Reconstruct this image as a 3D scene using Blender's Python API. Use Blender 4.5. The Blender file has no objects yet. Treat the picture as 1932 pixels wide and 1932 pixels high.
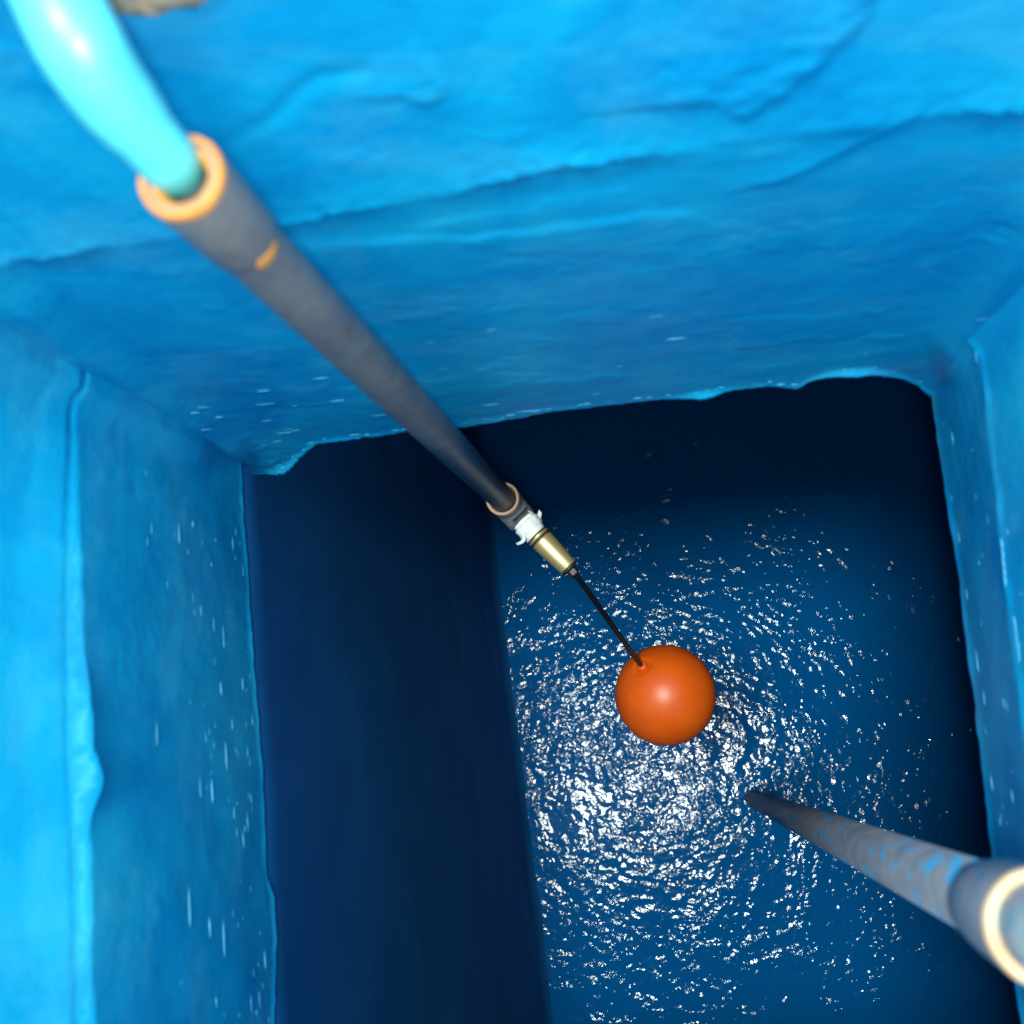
import bpy, bmesh, math, random
from mathutils import Vector, Matrix, noise

C = bpy.context.scene.collection
SC = bpy.context.scene
random.seed(7)

# ------------------------------------------------------------------ camera
FPX, HALF, H = 1900.0, 966.0, 1.6           # focal length in picture units, half the picture, camera height over the water
NADIR = (1300.0, 1430.0)                    # where the plumb line under the camera meets the picture
cam = bpy.data.cameras.new('camera')
cam.sensor_width = 36.0
cam.lens = 36.0 * FPX / (2 * HALF)
cam.clip_start, cam.clip_end = 0.01, 50
cam.dof.use_dof = True
cam.dof.focus_distance = 0.95
cam.dof.aperture_fstop = 8.5
cam_o = bpy.data.objects.new('camera', cam)
C.objects.link(cam_o)
_n = Vector(((NADIR[0] - HALF) / FPX, -(NADIR[1] - HALF) / FPX, -1)).normalized()
Q = _n.rotation_difference(Vector((0, 0, -1)))
cam_o.rotation_mode = 'QUATERNION'
cam_o.rotation_quaternion = Q
cam_o.location = (0, 0, H)
SC.camera = cam_o

# ------------------------------------------------------------------ world, light, exposure
w = bpy.data.worlds.new('World')
SC.world = w
w.use_nodes = True
bg = w.node_tree.nodes['Background']
bg.inputs[0].default_value = (0.30, 0.55, 0.80, 1)
bg.inputs[1].default_value = 0.10
SC.view_settings.view_transform = 'Standard'
SC.view_settings.look = 'None'
SC.view_settings.exposure = 0
SC.view_settings.gamma = 1
SC.view_settings.use_curve_mapping = False


def lamp(name, kind, loc, power, col, **kw):
    l = bpy.data.lights.new(name, kind)
    l.energy = power
    l.color = col
    for k, v in kw.items():
        setattr(l, k, v)
    o = bpy.data.objects.new(name, l)
    o.location = loc
    C.objects.link(o)
    return o


lamp('daylight', 'AREA', (-0.20, -0.03, 3.2), 62.0, (0.90, 1.0, 0.86), shape='DISK', size=0.48)
lamp('camera_flash', 'POINT', (0.006, -0.020, H + 0.02), 7.6, (0.94, 1.0, 0.86), shadow_soft_size=0.018)


# ------------------------------------------------------------------ helpers
def ray(px, py):
    return Q @ Vector(((px - HALF) / FPX, -(py - HALF) / FPX, -1))


def at(px, py, depth):                      # the point seen there, so far below the camera
    d = ray(px, py)
    return Vector((0, 0, H)) + d * (depth / -d.z)


def tag(o, label=None, cat=None, group=None, kind=None):
    if label: o['label'] = label
    if cat: o['category'] = cat
    if group: o['group'] = group
    if kind or cat == 'wall': o['kind'] = kind or 'thing'
    return o


def empty(name, loc):
    o = bpy.data.objects.new(name, None)
    o.location = loc
    C.objects.link(o)
    return o


def obj(name, bm, m, parent=None, smooth=True, flip=True):
    if flip:
        bmesh.ops.recalc_face_normals(bm, faces=bm.faces[:])
    me = bpy.data.meshes.new(name)
    if parent is not None:
        bmesh.ops.translate(bm, verts=bm.verts[:], vec=-parent_loc(parent))
    bm.to_mesh(me)
    bm.free()
    if smooth:
        for p in me.polygons: p.use_smooth = True
    me.materials.append(m)
    o = bpy.data.objects.new(name, me)
    C.objects.link(o)
    if parent is not None: o.parent = parent
    return o


def parent_loc(p):
    v = Vector((0, 0, 0))
    while p is not None:
        v += p.location
        p = p.parent
    return v


SIZE = 1.0


def frame(d):
    d = d.normalized()
    a = Vector((0, 0, 1)) if abs(d.z) < 0.9 else Vector((1, 0, 0))
    x = d.cross(a).normalized()
    return x, d.cross(x).normalized()


def lathe(bm, origin, axis, prof, seg=48, rough=0.0, seed=0.0):
    """turn (distance along, radius) round an axis; the profile may be closed by its first point"""
    axis = axis.normalized()
    prof = [(t * SIZE, r * SIZE) for t, r in prof]
    rough *= SIZE
    x, y = frame(axis)
    rings = []
    for t, r in prof:
        if r <= 1e-6:
            rings.append([bm.verts.new(origin + axis * t)])
            continue
        ring = []
        for k in range(seg):
            a = 2 * math.pi * k / seg
            rr = r
            if rough:
                rr += rough * noise.noise(Vector((math.cos(a) * 2.2, math.sin(a) * 2.2, t * 90 + seed)))
            ring.append(bm.verts.new(origin + axis * t + (x * math.cos(a) + y * math.sin(a)) * rr))
        rings.append(ring)
    for a, b in zip(rings, rings[1:]):
        if len(a) == 1 and len(b) == 1: continue
        for k in range(seg):
            k2 = (k + 1) % seg
            if len(a) == 1: bm.faces.new((a[0], b[k2], b[k]))
            elif len(b) == 1: bm.faces.new((a[k], a[k2], b[0]))
            else: bm.faces.new((a[k], a[k2], b[k2], b[k]))
    return rings


def sweep(bm, pts, radii, seg=32, cap=True):
    """a tube along points"""
    rings = []
    n = len(pts)
    x = None
    for i, p in enumerate(pts):
        d = (pts[min(i + 1, n - 1)] - pts[max(i - 1, 0)]).normalized()
        if x is None: x, y = frame(d)
        else:
            x = (x - d * x.dot(d)).normalized()
            y = d.cross(x)
        rings.append([bm.verts.new(p + (x * math.cos(2 * math.pi * k / seg) + y * math.sin(2 * math.pi * k / seg)) * radii[i] * SIZE) for k in range(seg)])
    for a, b in zip(rings, rings[1:]):
        for k in range(seg):
            bm.faces.new((a[k], a[(k + 1) % seg], b[(k + 1) % seg], b[k]))
    if cap:
        bm.faces.new(rings[0][::-1])
        bm.faces.new(rings[-1])


# ------------------------------------------------------------------ materials
def mat(name):
    m = bpy.data.materials.new(name)
    m.use_nodes = True
    nt = m.node_tree
    return m, nt, nt.nodes['Principled BSDF']


def N(nt, t, **kw):
    n = nt.nodes.new(t)
    for k, v in kw.items():
        if k in n.inputs: n.inputs[k].default_value = v
        else: setattr(n, k, v)
    return n


def noise_tex(nt, scale, detail=4, rough=0.55, dist=0.0, vec=None):
    n = N(nt, 'ShaderNodeTexNoise')
    n.inputs['Scale'].default_value = scale
    n.inputs['Detail'].default_value = detail
    n.inputs['Roughness'].default_value = rough
    n.inputs['Distortion'].default_value = dist
    nt.links.new(vec, n.inputs['Vector'])
    return n


def ramp(nt, fac, stops):
    r = N(nt, 'ShaderNodeValToRGB')
    e = r.color_ramp.elements
    while len(e) < len(stops): e.new(0.5)
    for el, (p, c) in zip(e, stops):
        el.position = p
        el.color = (*c, 1) if len(c) == 3 else c
    nt.links.new(fac, r.inputs[0])
    return r


def coords(nt):
    return N(nt, 'ShaderNodeTexCoord').outputs['Object']


def mapping(nt, vec, scale):
    mp = N(nt, 'ShaderNodeMapping')
    mp.inputs['Scale'].default_value = scale
    nt.links.new(vec, mp.inputs['Vector'])
    return mp.outputs[0]


def bump(nt, height, strength, dist, normal=None):
    b = N(nt, 'ShaderNodeBump')
    b.inputs['Strength'].default_value = strength
    b.inputs['Distance'].default_value = dist
    nt.links.new(height, b.inputs['Height'])
    if normal is not None: nt.links.new(normal, b.inputs['Normal'])
    return b.outputs[0]


def paint_material(name='blue waterproof paint', dim=1.0):
    m, nt, p = mat(name)
    v = coords(nt)
    n1 = noise_tex(nt, 9, 5, 0.6, 0.6, v)
    c1 = ramp(nt, n1.outputs[0], [(0.30, (0.0008 * dim, 0.205 * dim, 0.52 * dim)), (0.55, (0.0030 * dim, 0.300 * dim, 0.60 * dim)),
                                  (0.78, (0.014 * dim, 0.385 * dim, 0.64 * dim))])
    # faint pale trowel wipes
    n2 = noise_tex(nt, 1.0, 5, 0.65, 0.4, mapping(nt, v, (13, 13, 26)))
    c2 = ramp(nt, n2.outputs[0], [(0.48, (0, 0, 0)), (0.66, (1, 1, 1))])
    mx = N(nt, 'ShaderNodeMix', data_type='RGBA')
    mu = N(nt, 'ShaderNodeMath', operation='MULTIPLY')
    mu.inputs[1].default_value = 0.26
    nt.links.new(c2.outputs[0], mu.inputs[0])
    nt.links.new(mu.outputs[0], mx.inputs['Factor'])
    nt.links.new(c1.outputs[0], mx.inputs[6])
    mx.inputs[7].default_value = (0.070 * dim, 0.41 * dim, 0.63 * dim, 1)
    nt.links.new(mx.outputs[2], p.inputs['Base Color'])
    p.inputs['Roughness'].default_value = 0.42
    p.inputs['Specular IOR Level'].default_value = 0.14
    n3 = noise_tex(nt, 420, 5, 0.7, 0, v)
    n4 = noise_tex(nt, 1.0, 4, 0.6, 0.8, mapping(nt, v, (30, 30, 75)))
    b1 = bump(nt, n4.outputs[0], 0.03, 0.002)
    b2 = bump(nt, n3.outputs[0], 0.30, 0.0011, b1)
    nt.links.new(b2, p.inputs['Normal'])
    return m


def pipe_material(name, base, alt, smear=None, amount=0.5, rough=0.45, shade_z=None):
    m, nt, p = mat(name)
    v = coords(nt)
    n1 = noise_tex(nt, 60, 5, 0.6, 0.5, v)
    c1 = ramp(nt, n1.outputs[0], [(0.3, base), (0.7, alt)])
    out = c1.outputs[0]
    if smear:
        n2 = noise_tex(nt, 1.0, 6, 0.7, 1.0, mapping(nt, v, (55, 55, 26)))
        c2 = ramp(nt, n2.outputs[0], [(amount, (0, 0, 0)), (amount + 0.09, (1, 1, 1))])
        mx = N(nt, 'ShaderNodeMix', data_type='RGBA')
        nt.links.new(c2.outputs[0], mx.inputs['Factor'])
        nt.links.new(out, mx.inputs[6])
        mx.inputs[7].default_value = (*smear, 1)
        out = mx.outputs[2]
    if shade_z:  # shade under the opening painted into the colour, deepening towards the water
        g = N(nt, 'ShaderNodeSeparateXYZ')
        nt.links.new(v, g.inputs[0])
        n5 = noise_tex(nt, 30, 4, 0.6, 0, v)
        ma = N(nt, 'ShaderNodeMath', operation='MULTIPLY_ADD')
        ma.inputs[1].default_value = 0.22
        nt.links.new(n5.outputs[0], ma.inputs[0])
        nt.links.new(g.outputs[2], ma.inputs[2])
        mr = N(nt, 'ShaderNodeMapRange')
        mr.inputs['From Min'].default_value = shade_z + 0.75
        mr.inputs['From Max'].default_value = shade_z + 0.10
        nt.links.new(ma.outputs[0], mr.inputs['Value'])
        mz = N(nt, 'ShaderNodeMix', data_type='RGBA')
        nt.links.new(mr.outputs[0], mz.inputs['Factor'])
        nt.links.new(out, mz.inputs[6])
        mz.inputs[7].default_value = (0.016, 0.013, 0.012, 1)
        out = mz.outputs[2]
    nt.links.new(out, p.inputs['Base Color'])
    p.inputs['Roughness'].default_value = rough
    n3 = noise_tex(nt, 300, 4, 0.6, 0, v)
    nt.links.new(bump(nt, n3.outputs[0], 0.25, 0.001), p.inputs['Normal'])
    return m


def water_material():
    m, nt, p = mat('tank water')
    v = coords(nt)
    p.inputs['Base Color'].default_value = (0.0006, 0.096, 0.335, 1)
    p.inputs['Roughness'].default_value = 0.060
    p.inputs['IOR'].default_value = 1.33
    # ripples: small chop, its strength changing from patch to patch
    big = noise_tex(nt, 9, 3, 0.6, 0.8, v)
    gain = ramp(nt, big.outputs[0], [(0.34, (0.22,) * 3), (0.64, (1, 1, 1))])
    n1 = noise_tex(nt, 46, 2, 0.5, 0.9, v)
    n2 = noise_tex(nt, 100, 1, 0.5, 0.6, v)
    mu = N(nt, 'ShaderNodeMath', operation='MULTIPLY_ADD')
    mu.inputs[1].default_value = 0.50
    nt.links.new(n2.outputs[0], mu.inputs[0])
    nt.links.new(n1.outputs[0], mu.inputs[2])
    mg = N(nt, 'ShaderNodeMath', operation='MULTIPLY')
    nt.links.new(mu.outputs[0], mg.inputs[0])
    nt.links.new(gain.outputs[0], mg.inputs[1])
    b1 = bump(nt, mg.outputs[0], 1.0, 0.0033)
    nt.links.new(b1, p.inputs['Normal'])
    return m


def simple(name, col, rough, metal=0.0, alt=None, scale=120, bumps=0.15):
    m, nt, p = mat(name)
    v = coords(nt)
    n1 = noise_tex(nt, scale, 4, 0.6, 0.3, v)
    c = ramp(nt, n1.outputs[0], [(0.3, col), (0.75, alt or tuple(min(1, q * 1.25) for q in col))])
    nt.links.new(c.outputs[0], p.inputs['Base Color'])
    p.inputs['Roughness'].default_value = rough
    p.inputs['Metallic'].default_value = metal
    if bumps:
        nt.links.new(bump(nt, n1.outputs[0], bumps, 0.001), p.inputs['Normal'])
    return m


M_PAINT = paint_material()
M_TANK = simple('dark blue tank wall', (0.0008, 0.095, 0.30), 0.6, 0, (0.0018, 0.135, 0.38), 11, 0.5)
M_WATER = water_material()
M_PIPE = pipe_material('grey pipe', (0.125, 0.13, 0.16), (0.215, 0.20, 0.205), (0.15, 0.095, 0.065), 0.60)
M_PIPE2 = pipe_material('paint smeared grey pipe', (0.08, 0.105, 0.15), (0.17, 0.165, 0.20), (0.02, 0.20, 0.42), 0.53, shade_z=-1.25)
M_BLUEPIPE = simple('glossy blue painted pipe', (0.075, 0.56, 0.68), 0.44, 0, (0.11, 0.62, 0.73), 60)
M_BLUEPIPE.node_tree.nodes['Principled BSDF'].inputs['Specular IOR Level'].default_value = 0.9
M_RIM = simple('orange cut pipe end', (0.54, 0.195, 0.036), 0.55, 0, (0.66, 0.29, 0.08), 200)
M_RIMPALE = simple('pale cut pipe end', (0.58, 0.37, 0.21), 0.45, 0, (0.70, 0.54, 0.40), 90)
M_TAPE = simple('white thread tape', (0.78, 0.79, 0.83), 0.45, 0, (0.86, 0.87, 0.9), 260, 0.6)
M_BRASS = simple('brass', (0.78, 0.56, 0.25), 0.42, 0.75, (0.85, 0.66, 0.36), 90, 0.08)
M_DARK = simple('dark seal', (0.012, 0.012, 0.014), 0.5)
M_ROD = simple('black rod', (0.006, 0.007, 0.010), 0.35)
M_BALL = simple('orange plastic', (0.66, 0.085, 0.003), 0.42, 0, (0.74, 0.110, 0.006), 40, 0.25)
M_MORTAR = simple('bare mortar', (0.30, 0.22, 0.16), 0.9, 0, (0.42, 0.33, 0.25), 90, 0.6)
M_DROP = simple('pale paint splash', (0.03, 0.32, 0.60), 0.35, 0, (0.08, 0.40, 0.66), 60, 0.0)


# ------------------------------------------------------------------ plastered walls of the access shaft
def lerp_table(tab, u):
    if u <= tab[0][0]: return tab[0][1]
    for (a, va), (b, vb) in zip(tab, tab[1:]):
        if u <= b: return va + (vb - va) * (u - a) / max(b - a, 1e-9)
    return tab[-1][1]


def sstep(a, b, x):
    t = min(1, max(0, (x - a) / (b - a)))
    return t * t * (3 - 2 * t)


class Wall:
    """a vertical plane through two floor points; u runs along it, z up, and its face looks to the left of P0 > P1"""
    def __init__(s, P0, P1, inward):
        s.O = Vector((P0.x, P0.y, 0))
        d = Vector((P1.x - P0.x, P1.y - P0.y, 0))
        s.L = d.length
        s.U = d.normalized()
        s.n = Vector((-s.U.y, s.U.x, 0))
        if s.n.dot(inward) < 0: s.n = -s.n

    def uz(s, px, py):
        d = ray(px, py)
        c = Vector((0, 0, H))
        t = (s.O - c).dot(s.n) / d.dot(s.n)
        p = c + d * t
        return ((p - s.O).dot(s.U), p.z)

    def table(s, pts):
        return sorted(s.uz(*p) for p in pts)

    def build(s, name, m, bottom, relief, u0, u1, top=1.46, step=0.002, thick=0.05, ragged=0.0004):
        bm = bmesh.new()
        nu = int((u1 - u0) / step)
        nz = int((top - 1.0) / step)
        grid = []
        for i in range(nu + 1):
            u = u0 + (u1 - u0) * i / nu
            zb = lerp_table(bottom, u) + 0.0012 * noise.noise(Vector((u * 160, 3, 1))) + 0.0012 * noise.noise(Vector((u * 60, 9, 1))) + ragged * noise.noise(Vector((u * 330, 4, 2)))
            col = []
            for j in range(nz + 1):
                z = zb + (top - zb) * j / nz
                h = relief(u, z, zb)
                col.append(bm.verts.new(s.O + s.U * u + s.n * h + Vector((0, 0, z))))
            col.insert(0, bm.verts.new(s.O + s.U * u - s.n * 0.012 + Vector((0, 0, zb + 0.003))))
            col.insert(0, bm.verts.new(s.O + s.U * u - s.n * (thick + 0.12) + Vector((0, 0, zb + 0.02))))
            col.append(bm.verts.new(s.O + s.U * u - s.n * (thick + 0.12) + Vector((0, 0, top))))
            grid.append(col)
        for a, b in zip(grid, grid[1:]):
            for j in range(len(a) - 1):
                bm.faces.new((a[j], b[j], b[j + 1], a[j + 1]))
            bm.faces.new((a[-1], b[-1], b[0], a[0]))
        bm.faces.new(grid[0])
        bm.faces.new(grid[-1][::-1])
        return obj(name, bm, m)


def fbm(u, z, s, seed, o=4):
    return noise.fractal(Vector((u * s, z * s, seed)), 0.9, 2.1, o)


def seg_dist(poly, u, z):
    """signed distance to a polyline (positive above it) and how far along it"""
    best = None
    for (a, b) in zip(poly, poly[1:]):
        dx, dz = b[0] - a[0], b[1] - a[1]
        l2 = dx * dx + dz * dz
        t = max(0, min(1, ((u - a[0]) * dx + (z - a[1]) * dz) / l2))
        ex, ez = u - a[0] - t * dx, z - a[1] - t * dz
        d = math.hypot(ex, ez)
        if best is None or d < best[0]: best = (d, 1 if dx * ez - dz * ex > 0 else -1)
    return best[0] * best[1]


def fillet(x, R):
    """plaster rounding an inside corner x away"""
    x = max(0.2929 * R, x)
    return R - math.sqrt(max(0, R * R - (R - x) ** 2)) if x < R else 0.0


def plates(u, z, seed):
    """thin overlapping trowel passes with ragged ends, and the grain of the render"""
    a = fbm(u * 0.55, z, 26, seed) + 0.12 * fbm(u, z, 140, seed + 1)
    b = fbm(u * 0.5 + z * 0.3, z, 17, seed + 5) + 0.10 * fbm(u, z, 160, seed + 2)
    h = 0.00013 * sstep(-0.04, 0.08, a) + 0.00028 * sstep(0.22, 0.30, b)
    g = max(0, fbm(u, z, 12, seed + 9))
    return h + 0.00022 * fbm(u, z, 230, seed + 3, 3) * (0.15 + 2.0 * g)


# --- back wall
backW = Wall(at(455, 862, .6), at(1757, 742, .6), Vector((0, -1, 0)))
back_bottom = backW.table([(455, 893), (500, 890), (540, 880), (570, 856), (600, 836), (640, 830), (700, 824), (770, 813), (870, 806),
                           (960, 791), (1040, 776), (1110, 769), (1200, 758), (1290, 749), (1380, 736), (1450, 728), (1500, 733),
                           (1530, 716), (1570, 706), (1640, 700), (1700, 712), (1735, 728), (1757, 748)])
ridge = backW.table([(0, 494), (250, 463), (480, 424), (560, 412), (640, 396), (780, 376), (860, 360), (960, 330), (1060, 313), (1150, 302),
                     (1300, 281), (1420, 262), (1560, 244), (1700, 228), (1800, 212), (1932, 204)])
spur = [backW.uz(*p) for p in [(1440, 345), (1480, 335), (1560, 300), (1640, 262), (1720, 222)]]
ridge_lo = backW.table([(480, 465), (700, 455), (900, 448), (1100, 420), (1300, 395)])
scar = [backW.uz(*p) for p in [(1300, 205), (1345, 200), (1400, 225), (1450, 205), (1478, 190), (1500, 160), (1545, 140), (1590, 95), (1625, 62), (1655, 10), (1680, -60)]]
rough_at = backW.uz(1440, 150)
flake = [backW.uz(*p) for p in [(690, 215), (760, 205), (800, 222), (838, 205), (842, 185), (832, 172)]]
crease = [backW.uz(*p) for p in [(430, 290), (520, 245), (560, 205), (600, 182), (680, 168)]]
us = [r[0] for r in ridge]


def back_relief(u, z, zb):
    dz = z - zb
    h = 0.0009 * fbm(u, z, 7, 1.0) * sstep(0.0, 0.10, dz) + 0.00015 * fbm(u, z, 30, 2.0)
    zr = lerp_table(ridge, u) + 0.0022 * fbm(u, 0.3, 120, 4.0) + 0.0012 * fbm(u, z, 160, 14.0)
    d = z - zr
    k = 0.18 + 1.35 * max(0, min(1, 0.5 + noise.noise(Vector((u * 18, 5, 5))) * 2.2))
    k *= 1 - 0.75 * math.exp(-((u - spur[1][0] + 0.004) / 0.028) ** 2)
    edge = sstep(-0.0065, 0.0030, d)
    h += k * (0.0007 * edge * math.exp(-max(0, d) / 0.03) + 0.0020 * edge * (0.7 + 0.6 * fbm(u, z, 200, 6)) * math.exp(-abs(d) / 0.006))
    h -= k * 0.0010 * math.exp(-((d + 0.012) / 0.009) ** 2)
    h += plates(u, z, 3.0)
    h += 0.0011 * fbm(u, z, 130, 33.0) * math.exp(-((d + 0.004) / 0.007) ** 2) * max(0, k - 0.35)
    h += 0.0010 * fbm(u, z, 120, 35.0) * math.exp(-((u - rough_at[0]) / 0.020) ** 2 - ((z - rough_at[1]) / 0.014) ** 2)
    h += fillet(min(u, backW.L - u), 0.026 * sstep(0, 0.07, dz))
    d2 = z - lerp_table(ridge_lo, u) - 0.002 * fbm(u, 0.1, 80, 8.0)
    h += 0.0010 * (1 - sstep(-0.002, 0.004, d2)) * math.exp(-max(0, -d2) / 0.03) * (1 - sstep(0.05, 0.11, abs(u - 0.5 * (ridge_lo[1][0] + ridge_lo[3][0]))))
    if z > zr:
        h -= 0.10 * (z - zr)
    if abs(u - spur[2][0]) < 0.08:
        s = seg_dist(spur, u, z) + 0.0012 * fbm(u, z, 170, 27.0)
        h += 0.0022 * sstep(-0.002, 0.0015, s) * math.exp(-max(0, s) / 0.010) * math.exp(-((u - spur[1][0] - 0.012) / 0.028) ** 2)
    if abs(u - scar[5][0]) < 0.14 and z > 1.1:
        s = seg_dist(scar, u, z) + 0.0020 * fbm(u, z, 150, 21.0)
        s = s
        e = sstep(-0.0030, 0.0020, s)
        h += 0.0018 * e * math.exp(-max(0, s) / 0.022) * (1 + 0.5 * fbm(u, z, 220, 11.0))
    if abs(u - flake[2][0]) < 0.07 and z > 1.1:
        s = seg_dist(flake, u, z) + 0.0012 * fbm(u, z, 170, 23.0)
        h += 0.0014 * sstep(-0.0015, 0.0015, s) * math.exp(-max(0, s) / 0.010) * math.exp(-((u - flake[2][0]) / 0.02) ** 2)
        s = seg_dist(crease, u, z)
        h -= 0.0008 * math.exp(-(s / 0.003) ** 2)
    lip = 0.0006 + 0.0012 * max(0, fbm(u, 0.5, 45, 31)) + 0.0030 * math.exp(-((u - 0.018) / 0.018) ** 2) + 0.003 * math.exp(-((u - 0.302) / 0.010) ** 2)
    lip += 0.003 * math.exp(-((u - 0.385) / 0.018) ** 2)
    h += lip * math.exp(-(dz / 0.0035) ** 2) + 0.0020 * math.exp(-dz / 0.02) * math.exp(-((u - 0.018) / 0.02) ** 2) * (1 + fbm(u, z, 180, 41))
    h += 0.00015 * fbm(u * 0.2, z, 95, 51.0) * math.exp(-dz / 0.12)       # level trowel strokes
    return h


back = tag(backW.build('shaft_wall', M_PAINT, back_bottom, back_relief, -0.16, backW.L + 0.16, ragged=0.0022),
           'bright blue plastered wall with a ragged ridge above the chipped wavy edge of the opening', 'wall', 'painted walls of the access shaft')

# --- left wall
leftW = Wall(at(458, 890, .6), at(519, 1932, .6), Vector((1, 0, 0)))
left_bottom = leftW.table([(452, 800), (455, 893), (460, 985), (468, 1080), (474, 1207), (483, 1310), (493, 1432), (498, 1540), (505, 1655), (517, 1695),
                           (520, 1770), (519, 1850), (516, 1920), (520, 2050), (528, 2200)])
HOLLOW = 0.009                              # how far the strip under the ledge leans out to meet it
_lw = Wall(leftW.O - leftW.n * HOLLOW, leftW.O - leftW.n * HOLLOW + leftW.U, leftW.n)
left_ridge = _lw.table([(165, 560), (155, 640), (143, 760), (148, 880), (152, 1000), (156, 1140), (158, 1250), (160, 1400), (168, 1600), (172, 1750), (180, 1932), (188, 2200)])
u_drip = leftW.uz(200, 1470)[0]


def left_relief(u, z, zb):
    h = 0.0009 * fbm(u, z, 7, 61.0) * sstep(0, 0.08, z - zb) + 0.0003 * fbm(u, z, 40, 62.0)
    h -= HOLLOW * min(1.2, max(0.0, z - zb) / 0.16) ** 2
    h += plates(z, u, 161.0) * 0.6 + fillet(u, 0.022 * sstep(0, 0.07, z - zb))
    zr = lerp_table(left_ridge, u) + 0.0006 * fbm(u, 0.2, 60, 64.0)
    d = z - zr
    wdt = (0.0024 + 0.0010 * fbm(u, 0.7, 25, 66.0)) * sstep(0.03, 0.12, u)
    drip = 0.0088 * math.exp(-((u - u_drip) / 0.013) ** 2) + 0.005 * math.exp(-((u - u_drip + 0.03) / 0.022) ** 2) + 0.006 * math.exp(-((u - 0.315) / 0.012) ** 2)
    top = sstep(-0.0005, 0.0012, d)
    h -= top * wdt + 0.0014 * math.exp(-((d - 0.002) / 0.0014) ** 2)
    if d > 0: h -= 0.55 * d * sstep(0.0, 0.12, u + 0.02) * (1 - 0.2 * sstep(0, 0.1, d))
    h += (1 - top) * drip * math.exp(-max(0, -d) / 0.010)
    dz = z - zb
    h += (0.0011 + 0.0007 * fbm(u, 0.5, 30, 67)) * math.exp(-(dz / 0.0030) ** 2)
    h += 0.0001 * fbm(u * 0.25, z, 80, 68.0) * math.exp(-dz / 0.10)
    return h


left = tag(leftW.build('shaft_wall', M_PAINT, left_bottom, left_relief, -0.10, 0.58),
           'blue plastered wall at left with a pale dripping bead along its ledge', 'wall', 'painted walls of the access shaft')

# --- right wall
rightW = Wall(at(1757, 742, .6), at(1880, 1650, .6), Vector((-1, 0, 0)))
right_bottom = rightW.table([(1752, 690), (1757, 742), (1775, 870), (1800, 1010), (1830, 1250), (1849, 1400), (1868, 1560), (1880, 1650), (1915, 1850), (1932, 1950), (1970, 2200)])
right_ridge = rightW.table([(1838, 560), (1850, 660), (1864, 786), (1880, 930), (1896, 1077), (1911, 1215), (1935, 1420), (1960, 1650), (2000, 2000)])


def right_relief(u, z, zb):
    h = 0.0009 * fbm(u, z, 7, 71.0) * sstep(0, 0.08, z - zb) + 0.0003 * fbm(u, z, 40, 72.0)
    h += plates(z, u, 171.0) * 0.6 + fillet(u, 0.022 * sstep(0, 0.07, z - zb))
    zr = lerp_table(right_ridge, u) + 0.0015 * fbm(u, 0.2, 60, 74.0)
    d = z - zr
    h -= 0.0010 * sstep(-0.003, 0.003, d) + (0.13 * d if d > 0 else 0)
    h += 0.0020 * math.exp(-(d / 0.0025) ** 2) * max(0, fbm(u, 0.9, 40, 79.0))
    dz = z - zb
    h += (0.0010 + 0.0012 * fbm(u, 0.5, 30, 77)) * math.exp(-(dz / 0.0045) ** 2)
    h += 0.0001 * fbm(u * 0.25, z, 80, 78.0) * math.exp(-dz / 0.12)
    return h


right = tag(rightW.build('shaft_wall', M_PAINT, right_bottom, right_relief, -0.12, 0.62),
            'darker blue plastered wall with short pale scratches, behind the paint-smeared pipe', 'wall', 'painted walls of the access shaft')

# --- front wall, below the frame
frontW = Wall(at(545, 2560, .6), at(2000, 2560, .6), Vector((0, 1, 0)))
front_bottom = [(-1, 1.0), (1, 1.0)]


def front_relief(u, z, zb):
    return 0.003 * fbm(u, z, 10, 81.0) + 0.0009 * fbm(u, z, 50, 82.0) - 0.15 * max(0, z - 1.15)


front = tag(frontW.build('shaft_wall', M_PAINT, front_bottom, front_relief, -0.15, frontW.L + 0.15, step=0.005),
            'blue plastered wall closing the near side of the opening', 'wall', 'painted walls of the access shaft')


# pale splashes of paint and drops that stuck to the walls
def splashes(wall, parent, bottom, relief, spots, name='paint_splash'):
    bm = bmesh.new()
    for (u, z, ru, rz) in spots:
        zb = lerp_table(bottom, u)
        if z < zb + 0.004: continue
        c = wall.O + wall.U * u + Vector((0, 0, z)) + wall.n * (relief(u, z, zb))
        g = bmesh.ops.create_icosphere(bm, subdivisions=2, radius=1)
        hh = 0.55 * min(ru, rz)
        tilt = random.uniform(-.4, .4)
        for v in g['verts']:
            k = 1 + 0.35 * noise.noise(Vector((v.co.x * 1.4 + u * 90, v.co.y * 1.4, v.co.z * 1.4 + z * 90)))
            a, b_, q = v.co.x * ru * k, v.co.z * rz * k, v.co.y * hh
            v.co = c + wall.U * (a + tilt * b_ * 0.3) + Vector((0, 0, b_)) + wall.n * q
    o = obj(name, bm, M_DROP, parent)
    o['kind'] = 'stuff'
    return o


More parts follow.
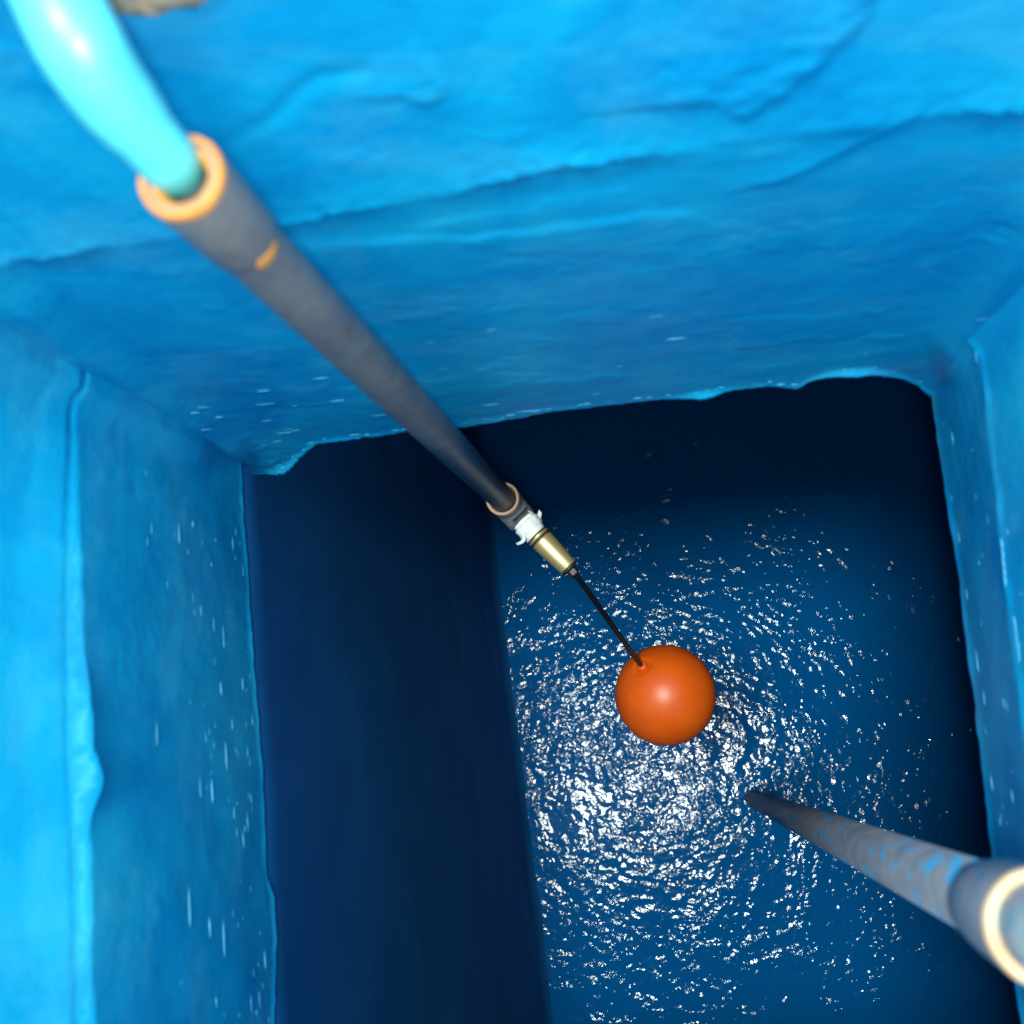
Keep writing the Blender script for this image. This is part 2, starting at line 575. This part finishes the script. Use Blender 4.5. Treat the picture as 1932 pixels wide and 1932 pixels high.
sp = []
for _ in range(95):
    u = random.uniform(0.02, 0.36)
    z = 1.0 + abs(random.gauss(0.0, 0.055)) + 0.006
    s = random.choice([0.0004, 0.0005, 0.0007, 0.0009, 0.0013])
    sp.append((u, z, s * random.uniform(1.5, 8), s * 0.7))
splashes(leftW, left, left_bottom, left_relief, sp)
sp = []
for _ in range(45):
    u = random.uniform(-0.01, backW.L + 0.01)
    z = 1.0 + abs(random.gauss(0.0, 0.07)) + 0.008
    s = random.choice([0.0004, 0.0005, 0.0007, 0.001])
    sp.append((u, z, s * random.uniform(2, 9), s * 0.6))
for _ in range(55):                         # flecks where the edge has chipped
    u = random.uniform(0.01, backW.L - 0.01)
    q = random.uniform(0.0003, 0.0009)
    sp.append((u, lerp_table(back_bottom, u) + random.uniform(0.0045, 0.0070), q * random.uniform(1, 4), q))
splashes(backW, back, back_bottom, back_relief, sp)
sp = []
for _ in range(40):
    u = random.uniform(0.0, 0.3)
    z = 1.0 + abs(random.gauss(0.0, 0.06)) + 0.006
    s = random.choice([0.0004, 0.0005, 0.0007, 0.001])
    sp.append((u, z, s * random.uniform(2, 8), s * 0.7))
for (px, py, l) in [(1893, 1060, 0.010), (1912, 1200, 0.008), (1916, 1230, 0.004)]:
    u, z = rightW.uz(px, py)
    for q in range(5): sp.append((u + (q - 2) * l * 0.45, z - (q - 2) * 0.0005, l * 0.35, 0.0010))
splashes(rightW, right, right_bottom, right_relief, sp)

# bare mortar showing through near the top of the back wall
bm = bmesh.new()
for (px, py, ru, rz) in [(262, 22, 0.020, 0.012), (305, 6, 0.016, 0.010), (262, 48, 0.008, 0.007), (215, 0, 0.016, 0.010), (240, 34, 0.012, 0.009)]:
    u, z = backW.uz(px, py)
    zb = 1.0
    c = backW.O + backW.U * u + Vector((0, 0, z)) + backW.n * back_relief(u, z, zb)
    g = bmesh.ops.create_icosphere(bm, subdivisions=3, radius=1)
    for v in g['verts']:
        k = 1 + 0.45 * noise.noise(v.co * 1.7 + Vector((px, 0, 0)))
        v.co = c + backW.U * (v.co.x * ru * k) + Vector((0, 0, v.co.z * rz * k)) + backW.n * (v.co.y * 0.004 * k)
tag(obj('bare_mortar', bm, M_MORTAR, back), 'brownish bare mortar patch')

# ------------------------------------------------------------------ the tank under the opening, and its water
tankL = Wall(leftW.O - leftW.n * 0.004, leftW.O - leftW.n * 0.004 + leftW.U, leftW.n)


def slab(name, pts, m, label=None, cat=None, group=None, kind=None):
    bm = bmesh.new()
    lo = [bm.verts.new(p) for p in pts[0]]
    hi = [bm.verts.new(p) for p in pts[1]]
    n = len(lo)
    bm.faces.new(lo)
    bm.faces.new(hi[::-1])
    for k in range(n):
        bm.faces.new((lo[k], lo[(k + 1) % n], hi[(k + 1) % n], hi[k]))
    return tag(obj(name, bm, m, smooth=False), label, cat, group, kind)


G = 'walls of the water tank'
# left tank wall: a roughly plastered sheet with thickness
bm = bmesh.new()
O, U, nn = tankL.O, tankL.U, tankL.n
cols = []


def cove(z):
    r_ = 0.045
    q = max(0.0, z + 0.012)
    return 0.55 * (r_ - math.sqrt(max(0, r_ * r_ - (r_ - q) ** 2))) if q < r_ else 0.0


for i in range(121):
    u = -0.75 + 1.9 * i / 120
    col = []
    for j in range(61):
        z = -0.10 + 0.22 * j / 24 if j < 24 else 0.12 + 0.865 * (j - 24) / 36
        col.append(bm.verts.new(O + U * u + nn * (0.003 * fbm(u, z, 6, 91) - 0.003 + cove(z) * (1 + 0.35 * fbm(u, 0, 9, 93))) + Vector((0, 0, z))))
    col.append(bm.verts.new(O + U * u - nn * 0.10 + Vector((0, 0, 0.985))))
    col.append(bm.verts.new(O + U * u - nn * 0.10 + Vector((0, 0, -0.10))))
    cols.append(col)
for a, b in zip(cols, cols[1:]):
    for j in range(len(a)):
        k = (j + 1) % len(a)
        bm.faces.new((a[j], b[j], b[k], a[k]))
bm.faces.new(cols[0]); bm.faces.new(cols[-1][::-1])
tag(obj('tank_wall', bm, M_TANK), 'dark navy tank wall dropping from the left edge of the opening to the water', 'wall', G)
far = O - U * 0.75
near = O + U * 1.15


def wall_box(p, q, th, z0=-0.1, z1=0.985):
    d = (q - p).normalized()
    s = Vector((-d.y, d.x, 0)) * th
    a = [p, q, q + s, p + s]
    return [[v + Vector((0, 0, z0)) for v in a], [v + Vector((0, 0, z1)) for v in a]]


X = nn * 1.5
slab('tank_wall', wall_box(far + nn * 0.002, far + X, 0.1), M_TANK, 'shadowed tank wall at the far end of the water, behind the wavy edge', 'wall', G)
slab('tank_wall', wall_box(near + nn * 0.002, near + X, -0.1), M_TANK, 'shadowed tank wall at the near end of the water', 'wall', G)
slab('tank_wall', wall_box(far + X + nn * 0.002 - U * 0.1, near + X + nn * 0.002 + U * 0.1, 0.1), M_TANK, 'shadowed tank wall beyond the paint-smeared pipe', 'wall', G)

# tank ceiling: four strips of slab round the opening
oc = [leftW.O, rightW.O, frontW.O + frontW.U * frontW.L, frontW.O]
bm = bmesh.new()
A, B = far - nn * 0.1 - U * 0.1, near - nn * 0.1 + U * 0.1
outer = [A, A + nn * 1.8, B + nn * 1.8, B]
ctr = sum(oc, Vector()) / 4
inner = [c + (c - ctr).normalized() * 0.10 for c in oc]
lo_o = [bm.verts.new(v + Vector((0, 0, 1.06))) for v in outer]
lo_i = [bm.verts.new(v + Vector((0, 0, 1.06))) for v in inner]
hi_o = [bm.verts.new(v + Vector((0, 0, 1.18))) for v in outer]
hi_i = [bm.verts.new(v + Vector((0, 0, 1.18))) for v in inner]
for k in range(4):
    q = (k + 1) % 4
    bm.faces.new((lo_o[k], lo_o[q], lo_i[q], lo_i[k]))
    bm.faces.new((hi_o[k], hi_i[k], hi_i[q], hi_o[q]))
    bm.faces.new((lo_o[k], hi_o[k], hi_o[q], lo_o[q]))
    bm.faces.new((lo_i[k], lo_i[q], hi_i[q], hi_i[k]))
tag(obj('tank_ceiling', bm, M_TANK, smooth=False), kind='structure')

bm = bmesh.new()
c4 = [far - nn * 0.01 + U * 0.01, far + X, near + X, near - nn * 0.01]
bm.faces.new([bm.verts.new(v) for v in c4])
wo = tag(obj('water', bm, M_WATER, smooth=False), kind='structure')

# ------------------------------------------------------------------ long grey pipe that carries the float valve
K = SIZE = 0.8                              # the pipe is a slim one: everything on it by this factor
PA, PB = at(338, 330, K * .275), at(950, 943, K * .890)
ax = (PB - PA).normalized()                 # down the pipe
pipe = tag(empty('supply_pipe', PB), 'long grey pipe with glossy blue upper end and orange-rimmed socket, leading to the brass valve', 'pipe')
Lp = (PB - PA).length / K
bm = bmesh.new()
lathe(bm, PA, ax, [(0.016, 0.0), (0.016, 0.0128), (0.05, 0.0129), (Lp * 0.5, 0.0126), (Lp + 0.004, 0.0118), (Lp + 0.004, 0)], 48, 0.0002)
obj('tube', bm, M_PIPE, pipe)
bm = bmesh.new()
lathe(bm, PA, ax, [(0.0008, 0.0112), (0.0008, 0.0143), (0.004, 0.0150), (0.020, 0.0148), (0.044, 0.0146), (0.050, 0.0139), (0.052, 0.0126)], 64, 0.0003, 5)
coup = obj('coupling', bm, M_PIPE, pipe)
bm = bmesh.new()
lathe(bm, PA, ax, [(0.008, 0.0080), (0.0034, 0.0086), (0.0014, 0.0098), (0.0008, 0.0116), (0.0022, 0.0121), (0.0020, 0.0125), (-0.0006, 0.0131), (-0.0004, 0.0145), (0.002, 0.0152), (0.004, 0.0150)], 64, 0.0003, 9)
obj('rim', bm, M_RIM, coup)
bm = bmesh.new()
x_, y_ = frame(ax)
pc = PA + ax * K * 0.050
cdir = Vector((0, 0, H)) - pc
cdir -= ax * cdir.dot(ax)
cdir.normalize()
side = ax.cross(cdir)
g = bmesh.ops.create_icosphere(bm, subdivisions=3, radius=1)
for v in g['verts']:
    k = 1 + 0.5 * noise.noise(v.co * 1.6)
    a = v.co.x * 0.52 * k - 0.10
    v.co = PA + ax * K * (0.0485 + v.co.z * 0.0038 * k) + (cdir * math.cos(a) + side * math.sin(a)) * K * (0.0138 + v.co.y * 0.0012)
obj('glue_bead', bm, M_RIM, pipe)
# blue painted upper pipe
up = -ax
bm = bmesh.new()
path = [at(328, 316, K * .284), at(315, 300, K * .274), at(288, 270, K * .266), at(250, 226, K * .257), at(210, 176, K * .2475),
        at(178, 130, K * .2395), at(150, 82, K * .233), at(124, 32, K * .2295), at(98, -24, K * .2275), at(70, -90, K * .2265), at(10, -260, K * .2265), at(-110, -700, K * .2265)]
sm = []
for a, b, c, d in zip([path[0]] + path, path, path[1:], path[2:] + [path[-1]]):      # a smooth curve through the points
    for q in range(6):
        t = q / 6
        sm.append(0.5 * ((2 * b) + (c - a) * t + (2 * a - 5 * b + 4 * c - d) * t * t + (3 * b - a - 3 * c + d) * t ** 3))
sm.append(path[-1])
run = [0.0]
for a, b in zip(sm, sm[1:]): run.append(run[-1] + (b - a).length / K)
rtab = [(0, 0.0104), (0.018, 0.0104), (0.023, 0.0107), (0.028, 0.0117), (0.036, 0.0127), (0.055, 0.0133), (0.080, 0.0131), (0.3, 0.0131)]
sweep(bm, sm, [lerp_table(rtab, t) for t in run], 48)
obj('painted_tube', bm, M_BLUEPIPE, pipe)
# elbow at the foot
out_dir = (at(1085, 1082, K * .925) - at(985, 980, K * .915)).normalized()
bm = bmesh.new()
lathe(bm, PB, ax, [(0.003, 0.0118), (-0.004, 0.0123), (-0.0062, 0.0127), (-0.0062, 0.0148), (-0.003, 0.0153)], 48, 0.0003, 2)
E0 = PB + ax * 0.000
E2 = at(978, 974, K * .915)
E1 = PB + ax * K * 0.020
pts = []
for t in [i / 14 for i in range(15)]:
    pts.append(E0 * (1 - t) ** 2 + E1 * 2 * t * (1 - t) + E2 * t ** 2)
pts.append(E2 + out_dir * K * 0.006)
sweep(bm, pts, [0.0153] * 6 + [0.0150] * 6 + [0.0145] * 3 + [0.0142], 48)
elbow = obj('elbow', bm, M_PIPE, pipe)
bm = bmesh.new()
lathe(bm, PB, ax, [(0.002, 0.0119), (-0.0030, 0.0121), (-0.0058, 0.0126), (-0.0074, 0.0134), (-0.0074, 0.0148), (-0.0058, 0.0156), (-0.004, 0.0154)], 48, 0.0003, 3)
obj('rim', bm, simple('brown cut pipe end', (0.52, 0.26, 0.16), 0.5, 0, (0.62, 0.36, 0.25), 200), elbow)

# ------------------------------------------------------------------ float valve: tape, brass body, rod, ball
V0 = E2 + out_dir * K * 0.004
valve = tag(empty('float_valve', V0), 'brass float valve with white taped thread and a black rod to an orange ball', 'float valve')
bm = bmesh.new()
prof = []
for i in range(26):
    t = 0.020 * i / 25
    prof.append((t, 0.0112 + 0.0012 * noise.noise(Vector((t * 500, 1, 1))) + (0.0018 if 0.005 < t < 0.016 else 0)))
lathe(bm, V0, out_dir, [(0.0, 0.0)] + prof + [(0.0215, 0.0)], 48, 0.0011, 7)
tape = obj('thread_tape', bm, M_TAPE, valve)
# loose flaps of tape
vx, vy = frame(out_dir)
for (a0, l, t0, wd) in [(2.4, 0.010, 0.006, 0.007), (5.6, 0.012, 0.014, 0.004), (1.7, 0.008, 0.002, 0.004), (3.6, 0.007, 0.001, 0.005), (0.6, 0.006, 0.010, 0.006)]:
    bm = bmesh.new()
    last = None
    for i in range(9):
        q = i / 8
        rad = K * (0.0118 + l * q * 0.7)
        a = a0 + 0.5 * q * q
        c = V0 + out_dir * K * (t0 + 0.003 * math.sin(q * 3)) + (vx * math.cos(a) + vy * math.sin(a)) * rad
        tn = out_dir * K * (wd * (1 - 0.4 * q))
        th = (vx * -math.sin(a) + vy * math.cos(a)) * 0.0003
        ring = [bm.verts.new(c + k) for k in (-tn / 2 - th, tn / 2 - th, tn / 2 + th, -tn / 2 + th)]
        if last:
            for k in range(4): bm.faces.new((last[k], last[(k + 1) % 4], ring[(k + 1) % 4], ring[k]))
        else: bm.faces.new(ring)
        last = ring
    bm.faces.new(last[::-1])
    obj('tape_flap', bm, M_TAPE, tape)
V1 = V0 + out_dir * K * 0.0215
bm = bmesh.new()
lathe(bm, V1, out_dir, [(-0.001, 0.0), (-0.001, 0.0098), (0.0012, 0.0112), (0.0030, 0.0112), (0.0036, 0.0098), (0.0058, 0.0098), (0.0064, 0.0110), (0.0072, 0.0112),
                        (0.030, 0.0098), (0.0415, 0.0090), (0.0430, 0.0084), (0.0432, 0.0)], 48)
body = obj('valve_body', bm, M_BRASS, valve)
for t0 in (0.0004, 0.0047):
    bm = bmesh.new()
    lathe(bm, V1, out_dir, [(t0 - 0.0010, 0.0100), (t0 - 0.0008, 0.0115), (t0 + 0.0006, 0.0115), (t0 + 0.0008, 0.0100)], 40)
    obj('seal_ring', bm, M_DARK, body)
V2 = V1 + out_dir * K * 0.0432
bm = bmesh.new()
lathe(bm, V2, out_dir, [(-0.0015, 0.0), (-0.0015, 0.0088), (0.0020, 0.0086), (0.0028, 0.0060), (0.0028, 0.0)], 40)
obj('end_cap', bm, M_DARK, valve)
BALL = at(1255, 1311, K * 1.13)
view = (Vector((0, 0, H)) - BALL).normalized()
RB = 0.0545        # before scaling
toward = (V2 - BALL).normalized()
hit = at(1210, 1256, K * 1.13)
# direction from the ball's centre to its boss: as far off the sight line as the photo shows it
lat = (hit - BALL); lat -= view * lat.dot(view)
bd = (lat.normalized() * 0.71 + view * 0.70).normalized()
BOSS = BALL + bd * RB * K
V3 = V2 + out_dir * K * 0.0045
bm = bmesh.new()
lathe(bm, V2 + out_dir * K * 0.0028, out_dir, [(0, 0.0), (0, 0.0052), (0.005, 0.0052), (0.0062, 0.004), (0.0062, 0)], 6)
obj('nut', bm, M_DARK, valve, smooth=False)
bm = bmesh.new()
rp = []
c1 = V3 + out_dir * K * 0.012
c2 = BOSS + bd * K * 0.02
for i in range(25):
    t = i / 24
    rp.append(V3 * (1 - t) ** 3 + c1 * 3 * t * (1 - t) ** 2 + c2 * 3 * t * t * (1 - t) + (BOSS - bd * K * 0.003) * t ** 3)
sweep(bm, rp, [0.0027] * 25, 16)
obj('lever_rod', bm, M_ROD, valve)
bm = bmesh.new()
prof = []
for i in range(65):
    a = math.pi * i / 64
    r = RB * math.sin(a)
    t = -RB * math.cos(a)
    # dimple round the boss and the moulding seam
    if a > math.pi - 0.22:
        t -= 0.0022 * sstep(math.pi - 0.22, math.pi - 0.13, a)
    prof.append((t, max(0, r)))
prof[0] = (-RB, 0); prof[-1] = (prof[-1][0], 0)
lathe(bm, BALL, bd, prof, 96)
ball = obj('ball_float', bm, M_BALL, valve)
bm = bmesh.new()
lathe(bm, BOSS - bd * K * 0.004, bd, [(0, 0.0), (0, 0.0062), (0.0052, 0.0060), (0.0062, 0.0050), (0.0062, 0)], 40)
obj('boss', bm, M_BALL, ball)

SIZE = 1.0
# ------------------------------------------------------------------ second pipe, down into the water
S0, S1 = at(1976, 1752, .335), at(1418, 1505, 1.62)
ax2 = (S1 - S0).normalized()
L2 = (S1 - S0).length
drop = tag(empty('suction_pipe', S0), 'paint-smeared grey pipe with a pale rimmed coupling, running down into the glittering water', 'pipe')
bm = bmesh.new()
lathe(bm, S0, ax2, [(0.01, 0), (0.01, 0.0132), (L2 * 0.5, 0.0130), (L2 + 0.02, 0.0122), (L2 + 0.02, 0)], 48, 0.0004, 3)
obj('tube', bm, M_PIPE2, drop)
bm = bmesh.new()
lathe(bm, S0, ax2, [(0.001, 0.0125), (0.001, 0.0166), (0.005, 0.0170), (0.035, 0.0164), (0.050, 0.0152), (0.056, 0.0133)], 64, 0.0005, 13)
coup2 = obj('coupling', bm, pipe_material('weathered coupling', (0.24, 0.26, 0.32), (0.38, 0.36, 0.40), (0.03, 0.32, 0.52), 0.58), drop)
bm = bmesh.new()
lathe(bm, S0, ax2, [(0.008, 0.0125), (0.002, 0.0134), (0.0004, 0.0140), (0.0006, 0.0144), (-0.0008, 0.0148), (-0.0010, 0.0162), (0.0005, 0.0171), (0.003, 0.0174), (0.005, 0.0170)], 64, 0.0003, 17)
obj('rim', bm, M_RIMPALE, coup2)
bm = bmesh.new()
lathe(bm, S0, -ax2, [(-0.012, 0.0), (-0.012, 0.0136), (0.015, 0.0138), (0.20, 0.0138), (0.20, 0)], 64, 0.0003)
obj('painted_tube', bm, pipe_material('pale blue smeared pipe', (0.42, 0.48, 0.52), (0.55, 0.6, 0.62), (0.05, 0.46, 0.66), 0.50), drop)
